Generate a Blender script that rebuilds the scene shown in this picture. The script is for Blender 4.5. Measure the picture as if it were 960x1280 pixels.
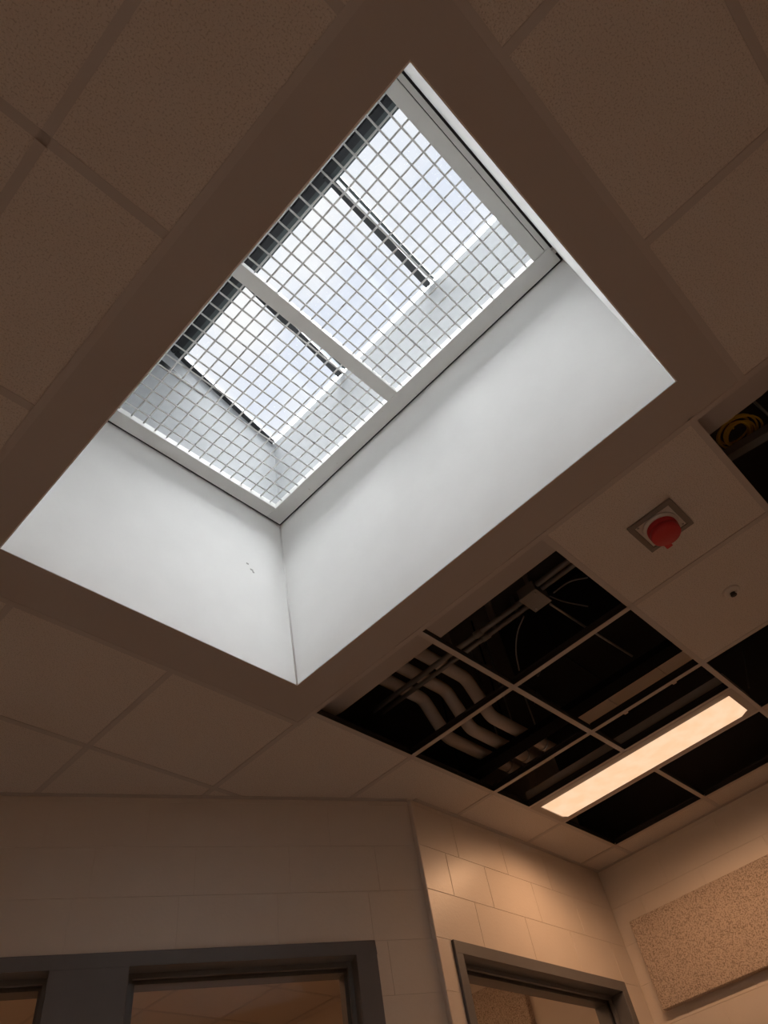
import bpy, bmesh, math, random
from mathutils import Matrix, Vector
random.seed(7)
for o in list(bpy.data.objects): bpy.data.objects.remove(o, do_unlink=True)
S = bpy.context.scene
C = S.collection

# ------------------------------------------------------------------ camera
# metres; x and y run along the ceiling grid, the floor is z = 0, the lens is 1.30 m up
ZC = 1.30
F = 887.254
R = [[0.698841, 0.480377, 0.529962], [-0.699416, 0.614095, 0.365656], [-0.149795, -0.626199, 0.765138]]
cam = bpy.data.objects.new('camera', bpy.data.cameras.new('camera'))
C.objects.link(cam)
cam.matrix_world = Matrix(((R[0][0], -R[0][1], -R[0][2], 0), (R[1][0], -R[1][1], -R[1][2], 0),
                           (R[2][0], -R[2][1], -R[2][2], ZC), (0, 0, 0, 1)))
cam.data.sensor_width = 36; cam.data.lens = F * 36 / 1280
cam.data.clip_start = .02
S.camera = cam

# ------------------------------------------------------------------ sky: bright overcast
SKY = 1.03
w = bpy.data.worlds.new('overcast'); S.world = w; w.use_nodes = True
nt = w.node_tree; nt.nodes.clear()
tc = nt.nodes.new('ShaderNodeTexCoord'); nz = nt.nodes.new('ShaderNodeTexNoise')
nz.inputs['Scale'].default_value = 5; nz.inputs['Detail'].default_value = 3
rp = nt.nodes.new('ShaderNodeValToRGB')
rp.color_ramp.elements[0].position = .38; rp.color_ramp.elements[0].color = (.80, .85, .96, 1)
rp.color_ramp.elements[1].position = .62; rp.color_ramp.elements[1].color = (1, 1, 1, 1)
bg = nt.nodes.new('ShaderNodeBackground'); bg.inputs[1].default_value = SKY
out = nt.nodes.new('ShaderNodeOutputWorld')
nt.links.new(tc.outputs['Generated'], nz.inputs['Vector']); nt.links.new(nz.outputs[0], rp.inputs[0])
nt.links.new(rp.outputs[0], bg.inputs[0]); nt.links.new(bg.outputs[0], out.inputs[0])

# the sun, spread wide by the cloud
sun = bpy.data.objects.new('sun', bpy.data.lights.new('sun', 'SUN')); C.objects.link(sun)
sun.data.energy = 26.0; sun.data.angle = math.radians(62); sun.data.color = (.96, .98, 1)
sun.rotation_euler = Vector((-.01, .01, 1)).to_track_quat('Z', 'Y').to_euler()
LAMP_W = 1.65                       # watts of each small source in a lamp
LAMP_COL = (1.0, .55, .29)
vs = S.view_settings
vs.view_transform = 'Standard'; vs.look = 'None'; vs.exposure = 0.0; vs.gamma = 1.0; vs.use_curve_mapping = False

H = 1.767                          # ceiling above the lens
ZH = ZC + H
ZD = ZC + 2.75                     # roof deck
def at(px, py, h):                 # pixel -> point at height h above the lens
    a = ((px - 480) / F, (py - 640) / F, 1)
    r = [sum(R[i][j] * a[j] for j in range(3)) for i in range(3)]
    k = h / r[2]
    return Vector((r[0] * k, r[1] * k, ZC + h))

# ------------------------------------------------------------------ materials
M = {}
def mat(name, col, rough=.6, metal=0, spec=.5, speck=None, bump=None, vary=None):
    """speck=(scale, colour, threshold) ; bump=(scale, strength, detail) ; vary=(scale, amount)"""
    m = bpy.data.materials.new(name); m.use_nodes = True; M[name] = m
    n = m.node_tree.nodes; l = m.node_tree.links
    b = n['Principled BSDF']
    b.inputs['Base Color'].default_value = (*col, 1); b.inputs['Roughness'].default_value = rough
    b.inputs['Metallic'].default_value = metal; b.inputs['Specular IOR Level'].default_value = spec
    t = n.new('ShaderNodeTexCoord'); src = None
    if vary:
        z = n.new('ShaderNodeTexNoise'); z.inputs['Scale'].default_value = vary[0]; z.inputs['Detail'].default_value = 5
        l.new(t.outputs['Object'], z.inputs['Vector'])
        mx = n.new('ShaderNodeMix'); mx.data_type = 'RGBA'
        mx.inputs[6].default_value = (*[c * (1 - vary[1]) for c in col], 1)
        mx.inputs[7].default_value = (*[min(1, c * (1 + vary[1])) for c in col], 1)
        l.new(z.outputs[0], mx.inputs[0]); src = mx.outputs[2]
    if speck:
        z = n.new('ShaderNodeTexNoise'); z.inputs['Scale'].default_value = speck[0]; z.inputs['Detail'].default_value = 2
        l.new(t.outputs['Object'], z.inputs['Vector'])
        r = n.new('ShaderNodeValToRGB'); r.color_ramp.elements[0].position = speck[2] - .05; r.color_ramp.elements[1].position = speck[2] + .05
        l.new(z.outputs[0], r.inputs[0])
        mx = n.new('ShaderNodeMix'); mx.data_type = 'RGBA'
        if src: l.new(src, mx.inputs[6])
        else: mx.inputs[6].default_value = (*col, 1)
        mx.inputs[7].default_value = (*speck[1], 1)
        l.new(r.outputs[0], mx.inputs[0]); src = mx.outputs[2]
    if src: l.new(src, b.inputs['Base Color'])
    if bump:
        z = n.new('ShaderNodeTexNoise'); z.inputs['Scale'].default_value = bump[0]; z.inputs['Detail'].default_value = bump[2]
        l.new(t.outputs['Object'], z.inputs['Vector'])
        bp = n.new('ShaderNodeBump'); bp.inputs['Strength'].default_value = bump[1]; bp.inputs['Distance'].default_value = .004
        l.new(z.outputs[0], bp.inputs['Height']); l.new(bp.outputs[0], b.inputs['Normal'])
    return m
mat('tile', (.66, .60, .55), .9, spec=.2, speck=(230, (.50, .44, .39), .60), bump=(160, .5, 3))
mat('tee', (.50, .45, .42), .45)
mat('web', (.055, .05, .048), .45, metal=.4)  # shade on the unlit tee web is put into its colour
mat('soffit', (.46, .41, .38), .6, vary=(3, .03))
mat('well', (.93, .93, .92), .95, spec=.05, vary=(6, .04), bump=(40, .06, 2))
mat('curb', (.42, .43, .44), .95, spec=.05, vary=(8, .03))  # grey chosen so strong daylight does not burn the curb white
mat('scuff', (.42, .41, .39), .8)
mat('paint', (.71, .64, .575), .38, vary=(9, .04), bump=(70, .16, 4))
mat('paint_back', (.70, .62, .55), .5, vary=(9, .04))
mat('frame_dark', (.145, .143, .150), .42, vary=(14, .1))
mat('grate', (.76, .76, .735), .5, vary=(16, .06), speck=(55, (.50, .47, .43), .77))
mat('wire', (.78, .78, .77), .45)
mat('black', (.012, .012, .013), .6)
mat('charcoal', (.030, .032, .036), .5, vary=(30, .2))
mat('alu', (.55, .57, .58), .35, metal=.6)
mat('dark_strip', (.10, .12, .12), .35)
mat('acoustic', (.60, .50, .42), .95, spec=.1, speck=(210, (.30, .235, .19), .54), bump=(230, 1.0, 3))
mat('floor', (.62, .54, .46), .5, vary=(5, .1))
mat('deck', (.085, .076, .07), .9, spec=.1, vary=(4, .2))
mat('pipe', (.50, .44, .39), .7, vary=(12, .06))
mat('steel', (.36, .35, .34), .4, metal=.7)
mat('conduit', (.22, .21, .20), .5, metal=.4)
mat('black_steel', (.008, .007, .007), .9, spec=.05)
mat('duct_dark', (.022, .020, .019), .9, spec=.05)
mat('duct_pale', (.74, .66, .58), .7)
mat('wrap', (.44, .39, .36), .7, vary=(6, .05))
mat('cable_black', (.03, .03, .03), .5)
mat('cable_grey', (.15, .14, .135), .5)
mat('yellow', (.62, .38, .02), .5)
mat('red', (.50, .022, .03), .45)
mat('white_plastic', (.62, .58, .54), .5)
mat('plate', (.22, .20, .18), .5, metal=.3)
mat('housing', (.40, .35, .31), .55)
m = bpy.data.materials.new('lens'); m.use_nodes = True; M['lens'] = m
n = m.node_tree.nodes; n.clear(); e = n.new('ShaderNodeEmission'); oo = n.new('ShaderNodeOutputMaterial')
e.inputs[0].default_value = (1.0, .66, .40, 1); e.inputs[1].default_value = 1.05
t = n.new('ShaderNodeTexCoord'); z = n.new('ShaderNodeTexNoise'); z.inputs['Scale'].default_value = 14
r = n.new('ShaderNodeValToRGB'); r.color_ramp.elements[0].color = (1, .61, .36, 1); r.color_ramp.elements[1].color = (1, .67, .43, 1)
r.color_ramp.elements[0].position = .35; r.color_ramp.elements[1].position = .65
m.node_tree.links.new(t.outputs['Object'], z.inputs['Vector']); m.node_tree.links.new(z.outputs[0], r.inputs[0])
m.node_tree.links.new(r.outputs[0], e.inputs[0]); m.node_tree.links.new(e.outputs[0], oo.inputs[0])
def glassmat(name, tint, k):
    m = bpy.data.materials.new(name); m.use_nodes = True; M[name] = m
    n = m.node_tree.nodes; l = m.node_tree.links; n.clear()
    o = n.new('ShaderNodeOutputMaterial'); mx = n.new('ShaderNodeMixShader'); fr = n.new('ShaderNodeLayerWeight'); pw = n.new('ShaderNodeMath'); ma = n.new('ShaderNodeMath')
    tr = n.new('ShaderNodeBsdfTransparent'); gl = n.new('ShaderNodeBsdfGlossy'); fr.inputs[0].default_value = .5
    pw.operation = 'POWER'; pw.inputs[1].default_value = 4.5; ma.operation = 'MULTIPLY_ADD'; ma.inputs[1].default_value = .45; ma.inputs[2].default_value = k
    l.new(fr.outputs['Facing'], pw.inputs[0]); l.new(pw.outputs[0], ma.inputs[0])
    tr.inputs[0].default_value = (*tint, 1); gl.inputs['Roughness'].default_value = .02
    l.new(ma.outputs[0], mx.inputs[0]); l.new(tr.outputs[0], mx.inputs[1]); l.new(gl.outputs[0], mx.inputs[2]); l.new(mx.outputs[0], o.inputs[0])
glassmat('glass', (.985, .99, .99), .02)
glassmat('window_glass', (.95, .95, .945), .012)

# ------------------------------------------------------------------ mesh helpers
def obj(name, me, mt, parent=None, loc=None, rot=None):
    o = bpy.data.objects.new(name, me); C.objects.link(o)
    if mt and not me.materials: me.materials.append(M[mt])
    if loc is not None: o.location = loc
    if rot is not None: o.rotation_euler = rot
    if parent: o.parent = parent
    return o
def empty(name, loc=(0, 0, 0), rotz=0):
    o = bpy.data.objects.new(name, None); C.objects.link(o); o.location = loc; o.rotation_euler = (0, 0, rotz)
    o.empty_display_size = .1
    return o
def tag(o, label=None, cat=None, group=None, kind=None):
    if label: o['label'] = label
    if cat: o['category'] = cat
    if group: o['group'] = group
    if kind: o['kind'] = kind
    return o
class MB:
    def __init__(s): s.v = []; s.f = []; s.sm = []
    def poly(s, vs, fs, smooth=False):
        k = len(s.v); s.v += [tuple(p) for p in vs]
        for f in fs: s.f.append([i + k for i in f]); s.sm.append(smooth)
        return s
    def box(s, x0, x1, y0, y1, z0, z1):
        x0, x1 = min(x0, x1), max(x0, x1); y0, y1 = min(y0, y1), max(y0, y1); z0, z1 = min(z0, z1), max(z0, z1)
        return s.poly([(x0, y0, z0), (x1, y0, z0), (x1, y1, z0), (x0, y1, z0), (x0, y0, z1), (x1, y0, z1), (x1, y1, z1), (x0, y1, z1)],
                      [(3, 2, 1, 0), (4, 5, 6, 7), (0, 1, 5, 4), (1, 2, 6, 5), (2, 3, 7, 6), (3, 0, 4, 7)])
    def prism(s, pts, z0, z1):          # counter-clockwise outline in x, y
        n = len(pts)
        return s.poly([(x, y, z0) for x, y in pts] + [(x, y, z1) for x, y in pts],
                      [tuple(range(n - 1, -1, -1)), tuple(range(n, 2 * n))] + [(i, (i + 1) % n, n + (i + 1) % n, n + i) for i in range(n)])
    def lathe(s, prof, n=24, c=(0, 0, 0), smooth=True):   # profile of (r, z)
        vs = []; fs = []
        for r_, z_ in prof:
            for i in range(n):
                a = 2 * math.pi * i / n; vs.append((c[0] + r_ * math.cos(a), c[1] + r_ * math.sin(a), c[2] + z_))
        for j in range(len(prof) - 1):
            for i in range(n):
                fs.append((j * n + i, j * n + (i + 1) % n, (j + 1) * n + (i + 1) % n, (j + 1) * n + i))
        return s.poly(vs, fs, smooth)
    def tube(s, pts, r, n=8, caps=True):
        pts = [Vector(p) for p in pts]; k = len(pts); vs = []; fs = []; prev = None
        for i, p in enumerate(pts):
            d = (pts[min(i + 1, k - 1)] - pts[max(i - 1, 0)]).normalized()
            if prev is None:
                a = Vector((0, 0, 1)) if abs(d.z) < .9 else Vector((1, 0, 0)); x = d.cross(a).normalized()
            else: x = (prev - d * prev.dot(d)).normalized()
            prev = x; y = d.cross(x)
            for j in range(n):
                t_ = 2 * math.pi * j / n; vs.append(p + (x * math.cos(t_) + y * math.sin(t_)) * r)
        for i in range(k - 1):
            for j in range(n): fs.append((i * n + j, i * n + (j + 1) % n, (i + 1) * n + (j + 1) % n, (i + 1) * n + j))
        s.poly(vs, fs, True)
        if caps:
            s.poly(vs[:n], [tuple(range(n - 1, -1, -1))]); s.poly(vs[-n:], [tuple(range(n))])
        return s
    def mesh(s, name='mesh', bevel=0):
        me = bpy.data.meshes.new(name); me.from_pydata(s.v, [], s.f)
        for p, q in zip(me.polygons, s.sm): p.use_smooth = q
        bm = bmesh.new(); bm.from_mesh(me)
        bmesh.ops.remove_doubles(bm, verts=bm.verts, dist=1e-6)
        bmesh.ops.recalc_face_normals(bm, faces=bm.faces)
        if bevel: bmesh.ops.bevel(bm, geom=list(bm.edges), offset=bevel, segments=1, affect='EDGES')
        bm.to_mesh(me); bm.free(); me.update()
        return me
    def build(s, name, mt, parent=None, loc=None, bevel=0):
        return obj(name, s.mesh(name, bevel), mt, parent, loc)
def smooth_path(pts, n=6):              # Catmull-Rom
    pts = [Vector(p) for p in pts]; q = [pts[0] * 2 - pts[1]] + pts + [pts[-1] * 2 - pts[-2]]; o = []
    for i in range(1, len(q) - 2):
        for k in range(n):
            t_ = k / n; a, b, c, d = q[i - 1:i + 3]
            o.append(.5 * ((2 * b) + (c - a) * t_ + (2 * a - 5 * b + 4 * c - d) * t_ ** 2 + (3 * b - a - 3 * c + d) * t_ ** 3))
    return o + [pts[-1]]
def rounded(pts, r, n=5):               # polyline with arcs at its corners
    pts = [Vector(p) for p in pts]; o = [pts[0]]
    for a, b, c in zip(pts, pts[1:], pts[2:]):
        p = b + (a - b).normalized() * r; q = b + (c - b).normalized() * r
        for k in range(n + 1):
            t_ = k / n; o.append(p * (1 - t_) ** 2 + b * 2 * t_ * (1 - t_) + q * t_ ** 2)
    return o + [pts[-1]]

# ------------------------------------------------------------------ room shell
XL, YF, XR, YB = -3.2, -3.2, 4.33, 6.2
XRB = 4.21                               # right wall of the room behind
CX, CY = 2.619, 2.075                    # corner of the diagonal and the far wall
YW = 2.055                               # far wall face
AD = math.radians(-28.18)                # diagonal wall direction
tag(MB().box(XL - .2, XR + .2, YF - .2, YB + .2, -.1, 0).build('floor', 'floor'), kind='structure')
# skylight opening in ceiling, well and roof
A0, A1, B0, B1 = .384, 1.573, -.075, 1.683
mb = MB()
for x0, x1, y0, y1 in ((XL - .2, A0 - .02, YF - .2, YB + .2), (A1 + .02, XR + .2, YF - .2, YB + .2),
                       (A0 - .02, A1 + .02, YF - .2, B0 - .12), (A0 - .02, A1 + .02, B1 + .12, YB + .2)):
    mb.box(x0, x1, y0, y1, ZD, ZD + .15)
deck = tag(mb.build('roof_deck', 'deck'), kind='structure')
tag(MB().box(XL - .2, XL, YF - .2, YB + .2, 0, ZD).build('wall_left', 'paint'), kind='structure')
tag(MB().box(XL, XR, YF - .2, YF, 0, ZD).build('wall_front', 'paint'), kind='structure')
tag(MB().box(XL, XR + .2, YB, YB + .2, 0, ZD).build('wall_rear', 'paint_back'), kind='structure')

COURSES = [ZC + 1.145 + .2 * k for k in range(-9, 4)]
blockcache = {}
def block(parent, s0, s1, z0, z1, g, mt='paint'):
    """a painted masonry block, its face at local y = 0 (the room is at -y)"""
    L = round(s1 - s0, 3); hh = round(z1 - z0, 3); key = (L, hh, mt, g)
    if key not in blockcache:
        blockcache[key] = MB().box(g, L - g, 0, .03, g, hh - g).mesh('block', max(g, .0007))
    return obj('block', blockcache[key], mt, parent, (s0, 0, z0))
def masonry(name, p0, ang, L, thick, z1, holes, brange, joints, g=.0009):
    """wall along local +x from p0, its face at local y = 0 towards -y; holes (s0, s1, z0, z1); blocks over brange (s0, s1, z0)"""
    root = MB()
    xs = sorted({0, L, *[h[0] for h in holes], *[h[1] for h in holes]})
    for a, b in zip(xs, xs[1:]):
        hs = [h for h in holes if h[0] < (a + b) / 2 < h[1]]; z = 0
        for h in hs:
            if h[2] > z: root.box(a, b, .002, thick, z, h[2])
            z = h[3]
        root.box(a, b, .002, thick, z, z1)
    o = tag(root.build(name, 'paint', None, (p0[0], p0[1], 0)), kind='structure'); o.rotation_euler.z = ang
    zs = [z for z in COURSES if z < ZH - .005] + [ZH - .001]
    for ci, (za, zb) in enumerate(zip(zs, zs[1:])):
        if za < brange[2] - .001: continue
        js = sorted([brange[0], brange[1]] + [j for j in joints(za - ZC, ci) if brange[0] + .03 < j < brange[1] - .03])
        for a, b in zip(js, js[1:]):
            segs = [(a, b)]
            for h in holes:
                if h[2] < (za + zb) / 2 < h[3]:
                    ns = []
                    for s, t_ in segs:
                        if t_ <= h[0] or s >= h[1]: ns.append((s, t_)); continue
                        if s < h[0]: ns.append((s, h[0]))
                        if t_ > h[1]: ns.append((h[1], t_))
                    segs = ns
            for s, t_ in segs:
                if t_ - s > .012: block(o, s, t_, za, zb, g)
    return o
# diagonal wall: local x from its far end, the corner at s = LD
LD = 6.6
d1 = Vector((math.cos(AD), math.sin(AD)))
PD = Vector((CX, CY)) - d1 * LD
ZHD = ZC + 1.145                        # head of the frames (on a block course)
SILL = ZC - .455
def jd(h, ci):
    off = -.205 if ci % 2 == 0 else -.262 - .15
    if abs(h - 1.345) < .05: off = -.205
    elif abs(h - 1.145) < .05: off = -.262
    return [LD + off - .4 * k for k in range(12)]
HD = (LD - 2.42, LD - .262, SILL, ZHD)
wd = masonry('wall_diagonal', PD, AD, LD, .19, ZH - .0005, [HD], (LD - 3.2, LD - .001, ZC - .66), jd, .0004)
# far wall: local x = world x - CX
def jf(h, ci):
    if abs(h - 1.545) < .05: st = [2.915, 3.315, 3.715, 4.115]
    elif abs(h - 1.345) < .05: st = [2.81, 3.11, 3.51, 3.91]
    elif abs(h - 1.145) < .05: st = [2.955, 3.355, 3.755, 4.155]
    else: st = [2.81 + .2 * (ci % 2) + .4 * k for k in range(4)]
    return [s - CX for s in st]
HF = (2.717 - CX, 4.141 - CX, SILL, ZHD)
wf = masonry('wall_back', (CX, YW), 0, XR - CX, .19, ZH - .0005, [HF], (.001, XR - CX - .001, ZC - .66), jf)
# right wall: face towards -x; local x runs along -y from the corner
def jr(h, ci): return [.2 + .2 * (ci % 2) + .4 * k for k in range(9)]
wr = masonry('wall_right', (XR, YW), -math.pi / 2, YW - YF, .2, ZH + .02, [], (.002, 2.6, ZC - .66), jr)
tag(MB().box(XR, XR + .2, YF, YW + .001, ZH + .0205, ZD).build('wall_right_plenum', 'deck'), kind='structure')
tag(MB().box(XRB, XR + .2, YW + .191, YB, 0, ZD).box(XR + .0005, XR + .2, YW, YW + .191, 0, ZD).build('wall_right_rear_room', 'paint_back'), kind='structure')

# ------------------------------------------------------------------ frames with glass in the diagonal and far walls
def lite_frame(name, host, hole, lites, n):
    """pressed steel frame in host's local axes; lites = list of (s0, s1)"""
    s0, s1, z0, z1 = hole; y0, y1 = -.012, .165
    r = tag(empty(name, host.location, host.rotation_euler.z), kind='structure')
    f = MB(); zt = z1 - .05; zb = z0 + .05
    f.box(s0, s1, y0, y1, zt, z1); f.box(s0, s1, y0, y1, z0, zb)
    edges = [s0] + [e for l_ in lites for e in l_] + [s1]
    for a, b in zip(edges[::2], edges[1::2]): f.box(a, b, y0, y1, zb, zt)
    f.build('frame', 'frame_dark', r, None, .002)
    for a, b in lites:
        st = MB(); t_ = .018
        for ya, yb in ((.062, .078), (.092, .165)):
            k = t_ if ya < .07 else t_ * 1.6
            st.box(a, b, ya, yb, zt - k, zt); st.box(a, b, ya, yb, zb, zb + k); st.box(a, a + k, ya, yb, zb + k, zt - k); st.box(b - k, b, ya, yb, zb + k, zt - k)
        st.build('glazing_stop', 'frame_dark', r)
        MB().box(a + .004, b - .004, .082, .088, zb + .004, zt - .004).build('pane', 'window_glass', r)
    return r
lite_frame('window_1', wd, HD, [(LD - 2.37, LD - 1.495), (LD - 1.222, LD - .35)], 1)
lite_frame('window_2', wf, HF, [(2.768 - CX, 4.085 - CX)], 2)

# ------------------------------------------------------------------ ceiling
OX0, OX1, OY0, OY1 = .238, 1.736, -.213, 1.868          # drywall border round the opening
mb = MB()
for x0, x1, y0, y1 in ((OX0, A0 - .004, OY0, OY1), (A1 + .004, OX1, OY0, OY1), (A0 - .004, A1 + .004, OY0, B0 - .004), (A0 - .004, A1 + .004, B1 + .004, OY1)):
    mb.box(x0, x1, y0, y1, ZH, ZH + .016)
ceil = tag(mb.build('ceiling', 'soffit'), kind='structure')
US = [-3.2] + [-.088 - .61 * k for k in range(5, 0, -1)] + [-.088, .522, 1.132, 1.742, 2.352, 2.962, 3.572, 4.125, XR]
VS = [-3.2] + [-.038 - .61 * k for k in range(5, 0, -1)] + [-.038, .572, 1.182, 1.792, 2.45, 3.04, 3.64, 4.24, 4.85, 5.46, YB]
iu = US.index(1.742); jv = VS.index(-.038)
OPEN = {(0, 2), (0, 1), (0, -1), (1, 2), (1, 1), (2, 2), (2, 1), (2, 0), (3, 2), (3, 1)}
LAMP_CELL = {(2, 1), (2, 2)}
# unseen lamps added to brighten both rooms; they lie over the near half of cells (i, j) and (i, j + 1)
ADDED_LAMPS = [(US.index(2.352), VS.index(2.45), 'added unseen ceiling light over the corner of the room behind the dark framed glass'),
         (US.index(-.088) - 1, VS.index(4.24), 'added unseen ceiling light deep in the room behind the dark framed glass'),
         (US.index(-.088) - 2, jv - 2, 'added unseen ceiling light across the skylight from the open ceiling bays')]
def half(i, j): return any(i == a and j - b in (0, 1) for a, b, _ in ADDED_LAMPS)
def inside(x, y): return OX0 < x < OX1 and OY0 < y < OY1
tilecache = {}
def tile(pts):
    x0, y0 = pts[0]; key = tuple((round(x - x0, 4), round(y - y0, 4)) for x, y in pts)
    if key not in tilecache: tilecache[key] = MB().prism(key, 0, .016).mesh('tile')
    obj('tile', tilecache[key], 'tile', ceil, (x0, y0, ZH + .0022))
for i in range(len(US) - 1):
    for j in range(len(VS) - 1):
        x0, x1, y0, y1 = US[i] + .002, US[i + 1] - .002, VS[j] + .002, VS[j + 1] - .002
        if (i - iu, j - jv) in OPEN: continue
        if half(i, j): x0 += .31
        bx0, bx1, by0, by1 = OX0 - .002, OX1 + .002, OY0 - .002, OY1 + .002
        ox = x0 < bx1 and x1 > bx0; oy = y0 < by1 and y1 > by0
        if not (ox and oy): tile([(x0, y0), (x1, y0), (x1, y1), (x0, y1)]); continue
        inx = x0 >= bx0 and x1 <= bx1; iny = y0 >= by0 and y1 <= by1
        if inx and iny: continue
        if iny:
            if x0 < bx0: tile([(x0, y0), (bx0, y0), (bx0, y1), (x0, y1)])
            if x1 > bx1 + .02: tile([(bx1, y0), (x1, y0), (x1, y1), (bx1, y1)])
        elif inx:
            if y0 < by0: tile([(x0, y0), (x1, y0), (x1, by0), (x0, by0)])
            if y1 > by1: tile([(x0, by1), (x1, by1), (x1, y1), (x0, y1)])
        else:
            lx = x0 < bx0; ly = y0 < by0; cx_ = bx0 if lx else bx1; cy_ = by0 if ly else by1
            if not lx and x1 - cx_ < .02: 
                tile([(x0, cy_), (x1, cy_), (x1, y1), (x0, y1)] if not ly else [(x0, y0), (x1, y0), (x1, cy_), (x0, cy_)]); continue
            if lx and ly: p = [(x0, y0), (x1, y0), (x1, cy_), (cx_, cy_), (cx_, y1), (x0, y1)]
            elif lx: p = [(x0, y0), (cx_, y0), (cx_, cy_), (x1, cy_), (x1, y1), (x0, y1)]
            elif ly: p = [(x0, y0), (x1, y0), (x1, y1), (cx_, y1), (cx_, cy_), (x0, cy_)]
            else: p = [(cx_, y0), (x1, y0), (x1, y1), (x0, y1), (x0, cy_), (cx_, cy_)]
            tile(p)
teecache = {}
def tee(x, y, L, along):
    L = round(L, 4)
    if L < .02: return
    key = (L, along)
    if key not in teecache:
        b = MB()
        for a0, a1, h0, h1 in ((-.012, .012, 0, .0018), (-.0012, .0012, .0018, .032), (-.004, .004, .030, .040)):
            b.box(0, L, a0, a1, h0, h1) if along == 'x' else b.box(a0, a1, 0, L, h0, h1)
        me = b.mesh('ceiling_tee'); me.materials.append(M['tee']); me.materials.append(M['web'])
        for p_ in me.polygons: p_.material_index = int(p_.center.z > .002)
        teecache[key] = me
    obj('ceiling_tee', teecache[key], 'tee', ceil, (x, y, ZH))
for i in range(1, len(US) - 1):
    x = US[i]
    for j in range(len(VS) - 1):
        y0, y1 = VS[j], VS[j + 1]
        if abs(x - 1.742) < .01 and y1 > OY0 and y0 < OY1:
            if y0 < OY0: y1 = OY0
            elif y1 > OY1 + .01: y0 = OY1
            else: continue
        elif OX0 < x < OX1:
            if y0 >= OY0 and y1 <= OY1: continue
            if y0 < OY0 < y1: y1 = OY0
            elif y0 < OY1 < y1: y0 = OY1
        tee(x, y0 + .0125, y1 - y0 - .025, 'y')
for j in range(1, len(VS) - 1):
    y = VS[j]
    for i in range(len(US) - 1):
        x0, x1 = US[i], US[i + 1]
        if abs(y - 1.182) < .01 and i - iu == 2: x1 = 3.262
        if any(i == a and j == b + 1 for a, b, _ in ADDED_LAMPS): x0 += .31
        if OY0 < y < OY1:
            if x0 >= OX0 and x1 <= OX1 + .01: continue
            if x0 < OX0 < x1: x1 = OX0 - .012
            elif x0 < OX1 < x1: x0 = OX1 + .012
        tee(x0 - .012, y, x1 - x0 + .024, 'x')
tee(3.262, .572 + .012, 1.22 - .024, 'y')
for a, b, _ in ADDED_LAMPS: tee(US[a] + .31, VS[b] + .012, VS[b + 2] - VS[b] - .024, 'y')
# angle mouldings: round the border and along the walls
def angle(x0, x1, y0, y1, side):
    b = MB().box(x0, x1, y0, y1, ZH - .0012, ZH + .0010)
    if side == 'x0': b.box(x0, x0 + .0015, y0, y1, ZH, ZH + .022)
    if side == 'x1': b.box(x1 - .0015, x1, y0, y1, ZH, ZH + .022)
    if side == 'y0': b.box(x0, x1, y0, y0 + .0015, ZH, ZH + .022)
    if side == 'y1': b.box(x0, x1, y1 - .0015, y1, ZH, ZH + .022)
    b.build('angle_moulding', 'tee', ceil)
q = .022
angle(OX0 - q, OX0, OY0 - q, OY1 + q, 'x1'); angle(OX1, OX1 + q, OY0 - q, OY1 + q, 'x0')
angle(OX0, OX1, OY0 - q, OY0, 'y1'); angle(OX0, OX1, OY1, OY1 + q, 'y0')
angle(XR - q, XR, YF, YW, 'x1'); angle(CX + .02, XR - q, YW - q, YW, 'y1')
am = MB().box(0, LD - .006, -q, -.0005, ZH - .0012, ZH + .001).build('angle_moulding', 'tee', ceil, (PD.x, PD.y, 0)); am.rotation_euler.z = AD

# ------------------------------------------------------------------ skylight well
PIT = .36
ZT = ZC + 3.57
def ztop(x): return ZT + max(0, 1.56 - x) * PIT
D1 = {1.767: (A0, A1, B0, B1), 2.80: (A0 - .01, A1 + .006, B0 - .012, B1 + .052), 3.57: (A0 - .012, A1 + .008, B0 - .014, B1 + .066)}
def shaft(inset, z_lo, name):
    rings = []
    for h, (x0, x1, y0, y1) in D1.items():
        i_ = inset
        pts = [(x0 - i_, y0 - i_), (x1 + i_, y0 - i_), (x1 + i_, y1 + i_), (x0 - i_, y1 + i_)]
        rings.append([(x, y, ZC + h) for x, y in pts])
    rings[0] = [(x, y, z_lo) for x, y, z in rings[0]]
    return rings
ri, ro = shaft(0, ZH - .0005, 'in'), shaft(.045, ZH + .017, 'out')
vs_ = [p for r_ in ri + ro for p in r_]; fs_ = []
for k in range(1):
    for i in range(4):
        a, b = k * 4 + i, k * 4 + (i + 1) % 4
        fs_.append((a, b, b + 4, a + 4)); fs_.append((a + 12, a + 16, b + 16, b + 12))
for i in range(4):
    b = (i + 1) % 4
    fs_.append((i, i + 12, b + 12, b)); fs_.append((4 + i, 4 + b, 16 + b, 16 + i))
well = tag(MB().poly(vs_, fs_).build('skylight_well', 'well'), kind='structure')
# upper metal curb carrying the glazing, greyed against the daylight
cf = []
for i in range(4):
    b = (i + 1) % 4
    cf += [(4 + i, 4 + b, 8 + b, 8 + i), (16 + i, 20 + i, 20 + b, 16 + b), (8 + i, 8 + b, 20 + b, 20 + i), (4 + i, 16 + i, 16 + b, 4 + b)]
used = sorted({j for f in cf for j in f}); ix = {j: k for k, j in enumerate(used)}
tag(MB().poly([vs_[j] for j in used], [tuple(ix[j] for j in f) for f in cf]).build('skylight_curb', 'curb'), kind='structure')
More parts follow.
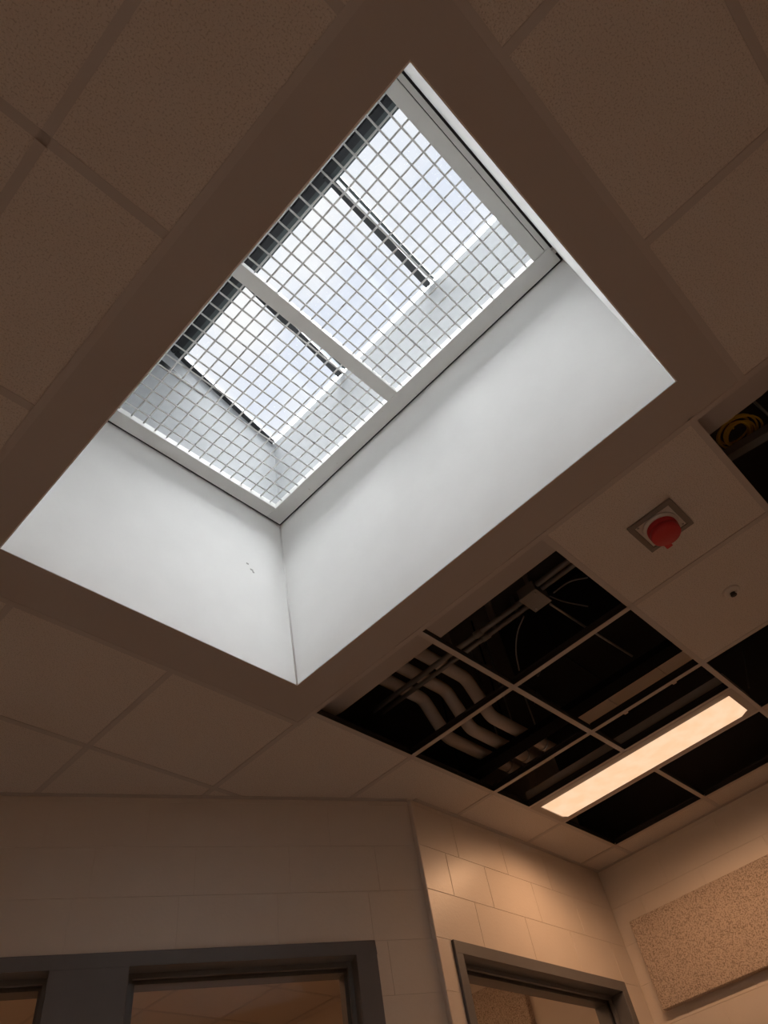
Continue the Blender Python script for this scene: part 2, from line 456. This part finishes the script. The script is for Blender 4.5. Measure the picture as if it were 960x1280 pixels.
# corner bead and small scuffs
bx_, by_ = A1, B1
MB().tube([(A1 - .002, B1 - .002, ZH), (A1 + .004, B1 + .050, ZC + 2.78)], .0035, 6).build('corner_bead', 'well', well)
for px, py, dx in ((311, 703, .006), (316, 711, .008), (318, 714, .005)):
    r_ = at(px, py, 1); d = (r_ - Vector((0, 0, ZC))); t_ = (B1 + .02) / d.y; p = Vector((0, 0, ZC)) + d * t_
    yw = B1 + .052 * (p.z - ZC - 1.767) / 1.033
    MB().box(p.x - dx, p.x + dx, yw - .0008, yw + .002, p.z - .004, p.z + .004).build('scuff', 'scuff', well)

# ------------------------------------------------------------------ security grate
ZG = ZC + 2.79
gx0, gx1, gy0, gy1 = A0 - .004, A1 - .006, B0 - .002, B1 + .040
g = tag(empty('security_grate', ((gx0 + gx1) / 2, (gy0 + gy1) / 2, ZG)), 'grey steel security grate of square wire mesh fixed across the skylight well', 'grate')
def gp(o):                                   # keep world placement under the empty
    o.location = (o.location[0] - g.location.x, o.location[1] - g.location.y, o.location[2] - g.location.z); o.parent = g; return o
fw, fh = .082, .038
iy0, iy1 = .004, 1.655
gp(MB().box(gx1 - fw, gx1, gy0, gy1, ZG, ZG + fh).build('frame_bar', 'grate', None, None, .002))
gp(MB().box(gx0, gx0 + fw, gy0, gy1, ZG, ZG + fh).build('frame_bar', 'grate', None, None, .002))
gp(MB().box(gx0 + fw, gx1 - fw, gy0 + .024, iy0, ZG, ZG + fh).build('frame_bar', 'grate', None, None, .002))
gp(MB().box(gx0 + fw, gx1 - fw, gy0, gy0 + .021, ZG + .001, ZG + fh).build('edge_strip', 'grate', None, None, .001))
gp(MB().box(gx0 + fw, gx1 - fw, iy1, gy1, ZG, ZG + fh).build('frame_bar', 'grate', None, None, .002))
gp(MB().box(gx0 + fw, gx1 - fw, .802, .864, ZG, ZG + fh).build('centre_bar', 'grate', None, None, .002))
gk = MB(); zz = ZG + .014
gk.box(gx1, A1 + .006, gy0 - .012, gy1 + .014, zz, zz + .02); gk.box(A0 - .012, gx0, gy0 - .012, gy1 + .014, zz, zz + .02)
gk.box(gx0, gx1, gy1, gy1 + .014, zz, zz + .02); gk.box(gx0, gx1, gy0 - .012, gy0, zz, zz + .02)
gk.box(gx0 + fw, gx1 - fw, gy0 + .018, gy0 + .027, zz, zz + .02)
gp(gk.build('dark_strip', 'black'))  # black strips filling the gaps round the grate frame
gp(MB().box(1.50, 1.52, gy0 - .010, gy0 + .002, ZG - .012, ZG + .012).build('clip', 'white_plastic'))
wr_ = .0040; zw = ZG + .018
for y0, y1, ys in ((iy0, .802, [.040 + .0607 * k for k in range(13)]), (.864, iy1, [1.608 - .0595 * k for k in range(13)])):
    L = gx1 - fw - (gx0 + fw)
    me = MB().tube([(0, 0, 0), (L, 0, 0)], wr_, 6).mesh('wire')
    for y in ys:
        if y0 + .005 < y < y1 - .005: gp(obj('wire', me, 'wire', None, (gx0 + fw, y, zw)))
    me = MB().tube([(0, 0, 0), (0, y1 - y0, 0)], wr_, 6).mesh('wire')
    for k in range(20):
        x = 1.450 - .0597 * k
        if x > gx0 + fw + .005: gp(obj('wire', me, 'wire', None, (x, y0, zw + 2 * wr_ - .0006)))

# ------------------------------------------------------------------ skylight glazing (a low mono-pitch)
sk = tag(empty('window_3', ((A0 + A1) / 2, (B0 + B1) / 2, ZT)), kind='structure')
ang = math.atan(PIT)
def skp(mb, name, mt):                       # mb in (x, y, z above the curb top at that x)
    mb.v = [(x - sk.location.x, y - sk.location.y, z + ztop(x) - sk.location.z) for x, y, z in mb.v]
    return mb.build(name, mt, sk)
sx0, sx1, sy0, sy1 = A0 - .06, A1 + .06, B0 - .07, B1 + .12
yc, yd = B0 - .014, B1 + .066               # curb faces
# high side: ribbed head bar and its gasket
skp(MB().box(sx0, .885, sy0, sy1, .0, .06), 'head_bar', 'charcoal')
rb = MB()
for k in range(10): rb.box(.56 + .032 * k, .56 + .032 * k + .017, sy0 + .03, sy1 - .03, -.012, .0)
skp(rb, 'rib_strip', 'charcoal')
skp(MB().box(.885, .928, sy0, sy1, .020, .052), 'edge_gasket', 'dark_strip')
skp(MB().box(1.5815, sx1, sy0, sy1, .002, .06), 'sill_bar', 'alu')
def flat(pts, y0, y1, name, mt):            # upright plate, outline in x and z (z above the curb top)
    n = len(pts); ox, oy = sk.location.x, sk.location.y
    v = [(x - ox, y0 - oy, z) for x, z in pts] + [(x - ox, y1 - oy, z) for x, z in pts]
    f = [tuple(range(n)), tuple(range(2 * n - 1, n - 1, -1))] + [(i, (i + 1) % n, n + (i + 1) % n, n + i) for i in range(n)]
    return MB().poly(v, f).build(name, mt, sk)
tri = [(A0 - .05, .0005), (1.575, .0005), (1.555, .012), (A0 - .05, (1.56 - A0 + .05) * PIT)]
flat(tri, yd, yd + .03, 'cheek', 'curb'); flat(tri, yc - .03, yc, 'cheek', 'curb')
flat([(A0 - .02, .002), (1.10, .002), (.80, .075), (A0 - .02, .11)], yd - .004, yd, 'seal', 'black')
flat([(A0 - .05, .0005), (A0 - .02, .0005), (A0 - .02, (1.56 - A0) * PIT), (A0 - .05, (1.56 - A0) * PIT)], yc - .03, yd + .03, 'upstand', 'curb')
MUL = [.470, 1.155, 1.742]
for y in MUL:
    skp(MB().box(.87, 1.565, y - .018, y + .017, -.016, .0), 'mullion', 'charcoal')
    skp(MB().box(.87, 1.575, y - .008, y + .004, .0, .040), 'mullion_web', 'alu')
    if y < 1.7: skp(MB().box(.87, 1.575, y - .046, y - .030, .020, .038), 'mullion_flange', 'dark_strip')
ed = [sy0 + .02] + MUL + [sy1 - .02]
for a, b in zip(ed, ed[1:]):
    skp(MB().box(.90, sx1 - .02, a + .004, b - .004, .040, .048), 'pane', 'glass')

# ------------------------------------------------------------------ lamps
def troffer(x0, y0, label):
    """1 x 4 ft lay-in troffer with a drop lens; corner at x0, y0, ceiling plane at z = 0"""
    W, L = .300, 1.206
    t_ = tag(empty('ceiling_light', (x0 + W / 2, y0 + L / 2, ZH)), label, 'ceiling light', 'lay-in ceiling lights')
    h = MB(); h.box(-W / 2, W / 2, -L / 2, L / 2, .085, .088)
    for s in (-1, 1):
        h.box(s * W / 2, s * (W / 2 - .002), -L / 2, L / 2, .002, .085); h.box(-W / 2, W / 2, s * L / 2, s * (L / 2 - .002), .002, .085)
    h.build('housing', 'housing', t_)
    fr = MB(); lx, ly = .104, .566
    for s in (-1, 1):
        fr.box(s * W / 2, s * lx, -L / 2, L / 2, -.001, .006); fr.box(-lx, lx, s * L / 2, s * ly, -.001, .006)
    fr.build('door_frame', 'housing', t_)
    bx, by, dz = .090, .530, -.018
    v = [(-lx, -ly, .004), (lx, -ly, .004), (lx, ly, .004), (-lx, ly, .004), (-bx, -by, dz), (bx, -by, dz), (bx, by, dz), (-bx, by, dz)]
    MB().poly(v, [(0, 1, 2, 3), (4, 7, 6, 5), (0, 4, 5, 1), (1, 5, 6, 2), (2, 6, 7, 3), (3, 7, 4, 0)]).build('lens', 'lens', t_)
    for k in range(6):
        ld = bpy.data.lights.new('lamp_light', 'SPOT'); ld.energy = LAMP_W * 4 * math.pi / 4; ld.color = LAMP_COL
        ld.spot_size = math.radians(178); ld.spot_blend = .6; ld.shadow_soft_size = 0
        lo = bpy.data.objects.new('lamp_light', ld); C.objects.link(lo); lo.parent = t_
        lo.location = (0, -.46 + .184 * k, dz - .012)
    return t_
troffer(3.266, .579, 'lit ceiling light with a dropped lens between the open ceiling bays')
for a, b, lb in ADDED_LAMPS: troffer(US[a] + .004, VS[b] + .007, lb)

# ------------------------------------------------------------------ things on the ceiling and walls
# red capped detector on a square plate
dx, dy = 2.062, .268
t_ = tag(empty('smoke_detector', (dx, dy, ZH)), 'red capped detector on a square metal plate in the ceiling tile', 'smoke detector')
pl = MB()
a, b = .090, .070
for s in (-1, 1):
    pl.box(s * a, s * b, -a, a, -.007, .0021); pl.box(-b, b, s * a, s * b, -.007, .0021)
pl.build('plate_rim', 'plate', t_, None, .0015)
MB().box(-.070, .070, -.070, .070, -.003, .0021).build('plate', 'white_plastic', t_)
MB().lathe([(0, -.003), (.066, -.003), (.066, -.010), (.060, -.014), (.0, -.014)], 28).build('base_ring', 'white_plastic', t_)
cap = MB().lathe([(.055, -.014), (.056, -.028), (.051, -.030), (.051, -.034), (.055, -.036), (.053, -.052), (.050, -.055), (0, -.056)], 28)
cap.build('dust_cap', 'red', t_)
MB().box(.034, .064, .010, .034, -.055, -.047).build('pull_tab', 'red', t_, None, .002)
for sx in (-1, 1):
    MB().lathe([(0, -.005), (.004, -.005), (.004, -.003)], 8, (sx * .060, -sx * .060, 0)).build('screw', 'steel', t_)
# sprinkler
t_ = tag(empty('sprinkler_head', (2.632, .262, ZH)), 'small white sprinkler with a dark centre in the plain ceiling tile', 'sprinkler')
MB().lathe([(.012, -.010), (.028, -.007), (.036, .0), (.036, .0021), (.012, .0021), (.012, -.010)], 24).build('escutcheon', 'white_plastic', t_)
MB().lathe([(0, .002), (.0115, .002), (.0115, -.008), (.007, -.011), (.007, -.018), (0, -.018)], 14).build('body', 'black', t_)
MB().lathe([(0, -.018), (.013, -.018), (.013, -.0195), (0, -.0195)], 14).build('deflector', 'black', t_)
# acoustic panels
def panel(x, y0, y1, z0, z1, label):
    o = MB().box(-.05, -.0005, y0 - y1, 0, 0, z1 - z0).build('acoustic_panel', 'acoustic', None, (x, y1, z0), .003)
    tag(o, label, 'acoustic panel', 'acoustic wall panels')
panel(XR, .73, 1.955, ZC + 1.0, ZC + 1.437, 'coarse fibre acoustic panel on the lamp lit corner wall')
panel(XRB, 2.698, 3.92, ZC + .9, ZC + 1.42, 'coarse fibre acoustic panel seen through the glass in the room behind')

# ------------------------------------------------------------------ above the ceiling
# insulated wrap round the well
wx0, wx1, wy0, wy1, rr = A0 - .25, 1.955, B0 - .34, 1.98, .16
outl = []
for cx_, cy_, a0 in ((wx1 - rr, wy1 - rr, 0), (wx0 + rr, wy1 - rr, 90), (wx0 + rr, wy0 + rr, 180), (wx1 - rr, wy0 + rr, 270)):
    for k in range(6):
        a = math.radians(a0 + 18 * k); outl.append((cx_ + rr * math.cos(a), cy_ + rr * math.sin(a)))
n_ = len(outl); inn = []
for x, y in outl: inn.append((min(max(x, A0 - .05), A1 + .06), min(max(y, B0 - .06), B1 + .10)))
z0, z1 = ZC + 1.872, ZD - .002
vv = [(x, y, z0) for x, y in outl] + [(x, y, z1) for x, y in outl] + [(x, y, z0) for x, y in inn]
ff = []
for i in range(n_):
    j = (i + 1) % n_
    ff += [(i, j, n_ + j, n_ + i), (2 * n_ + i, 2 * n_ + j, j, i)]
tag(MB().poly(vv, ff).build('shaft_insulation', 'wrap'), 'pale insulation boxed round the skylight shaft above the ceiling', 'insulation')
# three insulated pipes that step down
for y, ub, nm in ((1.760, 2.50, 'lowest'), (1.645, 2.55, 'middle'), (1.520, 2.56, 'upper')):
    hi, lo = ZC + 2.10 + .03, ZC + 1.925 + .03
    p = rounded([(1.965, y, hi), (ub, y, hi), (ub + .13, y, lo), (3.23, y, lo)], .035)
    t_ = tag(empty('insulated_pipe', (2.6, y, lo)), {'lowest': 'pale insulated pipe nearest the diagonal wall in the open ceiling bays', 'middle': 'pale insulated pipe between its two neighbours in the open ceiling bays', 'upper': 'pale insulated pipe nearest the junction box in the open ceiling bays'}[nm], 'pipe', 'insulated pipes above the ceiling')
    MB().tube([Vector(v) - t_.location for v in p], .033, 14).build('insulation', 'pipe', t_)
    hg = MB().tube([(3.12 - 2.6, 0, .03), (3.12 - 2.6, 0, ZD - lo - .001)], .005, 6)
    hg.tube([(3.12 - 2.6 , .036 * math.cos(a * .5236), .036 * math.sin(a * .5236)) for a in range(13)], .004, 6)
    hg.build('hanger', 'steel', t_)
# conduits, box and strap
cz = ZC + 2.03
def conduit(x, y0, y1, r, label, st=(), cz=cz):
    t_ = tag(empty('conduit', (x, (y0 + y1) / 2, cz)), label, 'conduit', 'metal conduits above the ceiling')
    Lc = (y1 - y0) / 2; ym = (y0 + y1) / 2
    MB().tube([(0, -Lc, 0), (0, Lc, 0)], r, 10).build('tube', 'conduit', t_)
    for y in st: MB().box(-.006, .006, y - ym - .008, y - ym + .008, r * .8, ZD - cz - .001).build('strap', 'conduit', t_)
    for k in (-.45,): MB().tube([(0, Lc * k - .02, 0), (0, Lc * k + .02, 0)], r * 1.35, 10).build('coupling', 'conduit', t_)
conduit(2.243, .945, 1.88, .013, 'metal conduit passing under the pipes on the shaft side of its twin', (1.10, 1.36))
conduit(2.291, .945, 1.86, .011, 'metal conduit passing under the pipes on the far side of its thicker twin', (1.14, 1.40))
conduit(2.212, .28, .845, .013, 'short conduit leaving the junction box on the skylight shaft side', (.5,))
conduit(2.252, .28, .845, .011, 'short conduit leaving the middle of the junction box', (.55,))
jb = tag(empty('junction_box', (2.258, .895, cz)), 'square metal junction box joining the conduits in an open ceiling bay', 'junction box')
MB().box(-.058, .058, -.043, .043, -.028, .028).build('body', 'conduit', jb, None, .003)
MB().box(-.061, .061, -.046, .046, -.031, -.028).build('cover', 'conduit', jb, None, .001)
for sx in (-1, 1): MB().lathe([(0, -.035), (.005, -.035), (.005, -.031)], 8, (sx * .042, sx * .028, 0)).build('screw', 'steel', jb)
MB().box(-.01, .01, -.01, .01, .028, ZD - cz - .001).build('bracket', 'conduit', jb)
def cable(pts, r, mt, label, name='cable', grp='loose cables above the ceiling'):
    p = smooth_path([at(*q) for q in pts]); o = p[0].copy()
    x = MB().tube([v - o for v in p], r, 6).build(name, mt, None, o)
    tag(x, label, 'cable', grp)
cable([(655, 770, 1.99), (647, 790, 1.96), (645, 815, 1.92), (649, 838, 1.89)], .0033, 'cable_grey', 'thin grey cable drooping in an arc from the junction box')
cable([(687, 745, 2.03), (705, 752, 2.0), (735, 758, 1.98)], .0033, 'cable_grey', 'thin grey cable running flat from the junction box towards the red capped detector')
cable([(692, 741, 2.0), (712, 727, 1.97), (735, 722, 1.95)], .0033, 'cable_grey', 'thin grey cable curving up from the junction box')
cable([(672, 845, 2.06), (680, 830, 2.06), (705, 808, 2.05), (735, 788, 2.05), (765, 768, 2.06)], .006, 'cable_black', 'black cable lying along the ceiling tee')
cable([(668, 880, 2.2), (672, 862, 2.1), (676, 880, 2.05), (688, 882, 2.08), (700, 886, 2.12)], .005, 'cable_black', 'black cable looped beside the dark duct')
cable([(928, 808, 2.10), (931, 825, 2.04), (934, 845, 2.0), (936, 860, 1.97)], .004, 'cable_black', 'black cable in the open bay beside the lit lamp end')
# hanger rods lying across
def rod(a, b, label):
    p, q_ = at(*a), at(*b)
    x = MB().tube([Vector((0, 0, 0)), q_ - p], .006, 8).build('threaded_rod', 'steel', None, p); tag(x, label, 'rod', 'steel rods above the ceiling')
rod((688, 755, 2.03), (732, 784, 2.1), 'thin pale rod reaching from the junction box to a ceiling tee')
rod((742, 790, 2.10), (790, 820, 2.12), 'thin pale rod crossing above the dark duct')
# black beam, dark duct, pale duct
bt = tag(empty('steel_channel', (2.915, 1.22, ZC + 1.868)), 'black steel channel passing under the pipe ends beside the lit lamp', 'beam')
MB().box(-.045, .045, -.72, .72, 0, .006).build('flange', 'black_steel', bt)
for s in (-1, 1): MB().box(s * .045, s * .041, -.72, .72, .006, .036).build('side', 'black_steel', bt)
for y in (.36, .70): MB().tube([(0, y, .006), (0, y, ZD - ZC - 1.869)], .005, 6).build('hanger', 'black_steel', bt)
def duct(x0, x1, y0, y1, h0, h1, mt, label):
    t_ = tag(empty('air_duct', ((x0 + x1) / 2, (y0 + y1) / 2, ZC + h0)), label, 'duct', 'sheet metal ducts above the ceiling')
    W, L, hh = (x1 - x0) / 2, (y1 - y0) / 2, h1 - h0
    MB().box(-W, W, -L, L, 0, hh).build('body', mt, t_, None, .004)
    for k in (-.45, .45): MB().box(-W - .012, W + .012, L * k - .012, L * k + .012, -.010, hh + .012).build('joint_flange', mt, t_)
    for k in (-.8, .8): MB().box(-W * .6, -W * .6 + .02, L * k - .01, L * k + .01, hh, ZC + 2.749 - ZC - h0).build('hanger', 'steel', t_)
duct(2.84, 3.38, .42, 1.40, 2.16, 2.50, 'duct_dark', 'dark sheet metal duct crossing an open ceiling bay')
duct(3.46, 3.79, .72, 1.47, 2.26, 2.48, 'duct_pale', 'pale wrapped duct showing beyond the black steel channel')
# yellow cable coil on a strut
st = tag(empty('strut_channel', (2.17, -.30, ZC + 2.0)), 'pale metal strut under the yellow cable coil in the corner bay', 'strut')
p, q_ = at(895, 583, 1.98), at(985, 530, 1.98)
d = (q_ - p).normalized(); nn = Vector((-d.y, d.x, 0))
a_ = [p + nn * .02, p - nn * .02, q_ - nn * .02, q_ + nn * .02]
zs = (0, .035)
MB().poly([(v.x - 2.17, v.y + .30, v.z - ZC - 2.0 + z_) for z_ in zs for v in a_], [(0, 1, 2, 3), (4, 7, 6, 5), (0, 4, 5, 1), (1, 5, 6, 2), (2, 6, 7, 3), (3, 7, 4, 0)]).build('channel', 'conduit', st)
m_ = p * .08 + q_ * .92
MB().tube([(m_.x - 2.17, m_.y + .30, 0), (m_.x - 2.17, m_.y + .30, ZD - ZC - 2.001)], .006, 6).build('hanger', 'steel', st)
cc = at(922, 541, 2.07)
co = tag(empty('cable_coil', cc), 'tangled coil of yellow cable on the strut in the corner bay', 'cable coil')
for k in range(7):
    r0 = .074 + random.uniform(-.022, .014); ox, oy, oz = [random.uniform(-.014, .014) for _ in range(3)]
    tx, ty = random.uniform(-.25, .25), random.uniform(-.25, .25); ecc = random.uniform(.75, 1.1)
    pts = []
    for i in range(25):
        a = 2 * math.pi * i / 24; x, y = r0 * math.cos(a), r0 * ecc * math.sin(a)
        pts.append((x + ox, y + oy, x * tx + y * ty + oz))
    MB().tube(pts, .0042, 6).build('loop', 'yellow', co)
MB().tube(smooth_path([(0, 0, .03), (.01, -.02, .2), (.0, -.03, ZD - cc.z - .001)]), .004, 6).build('tail', 'yellow', co)
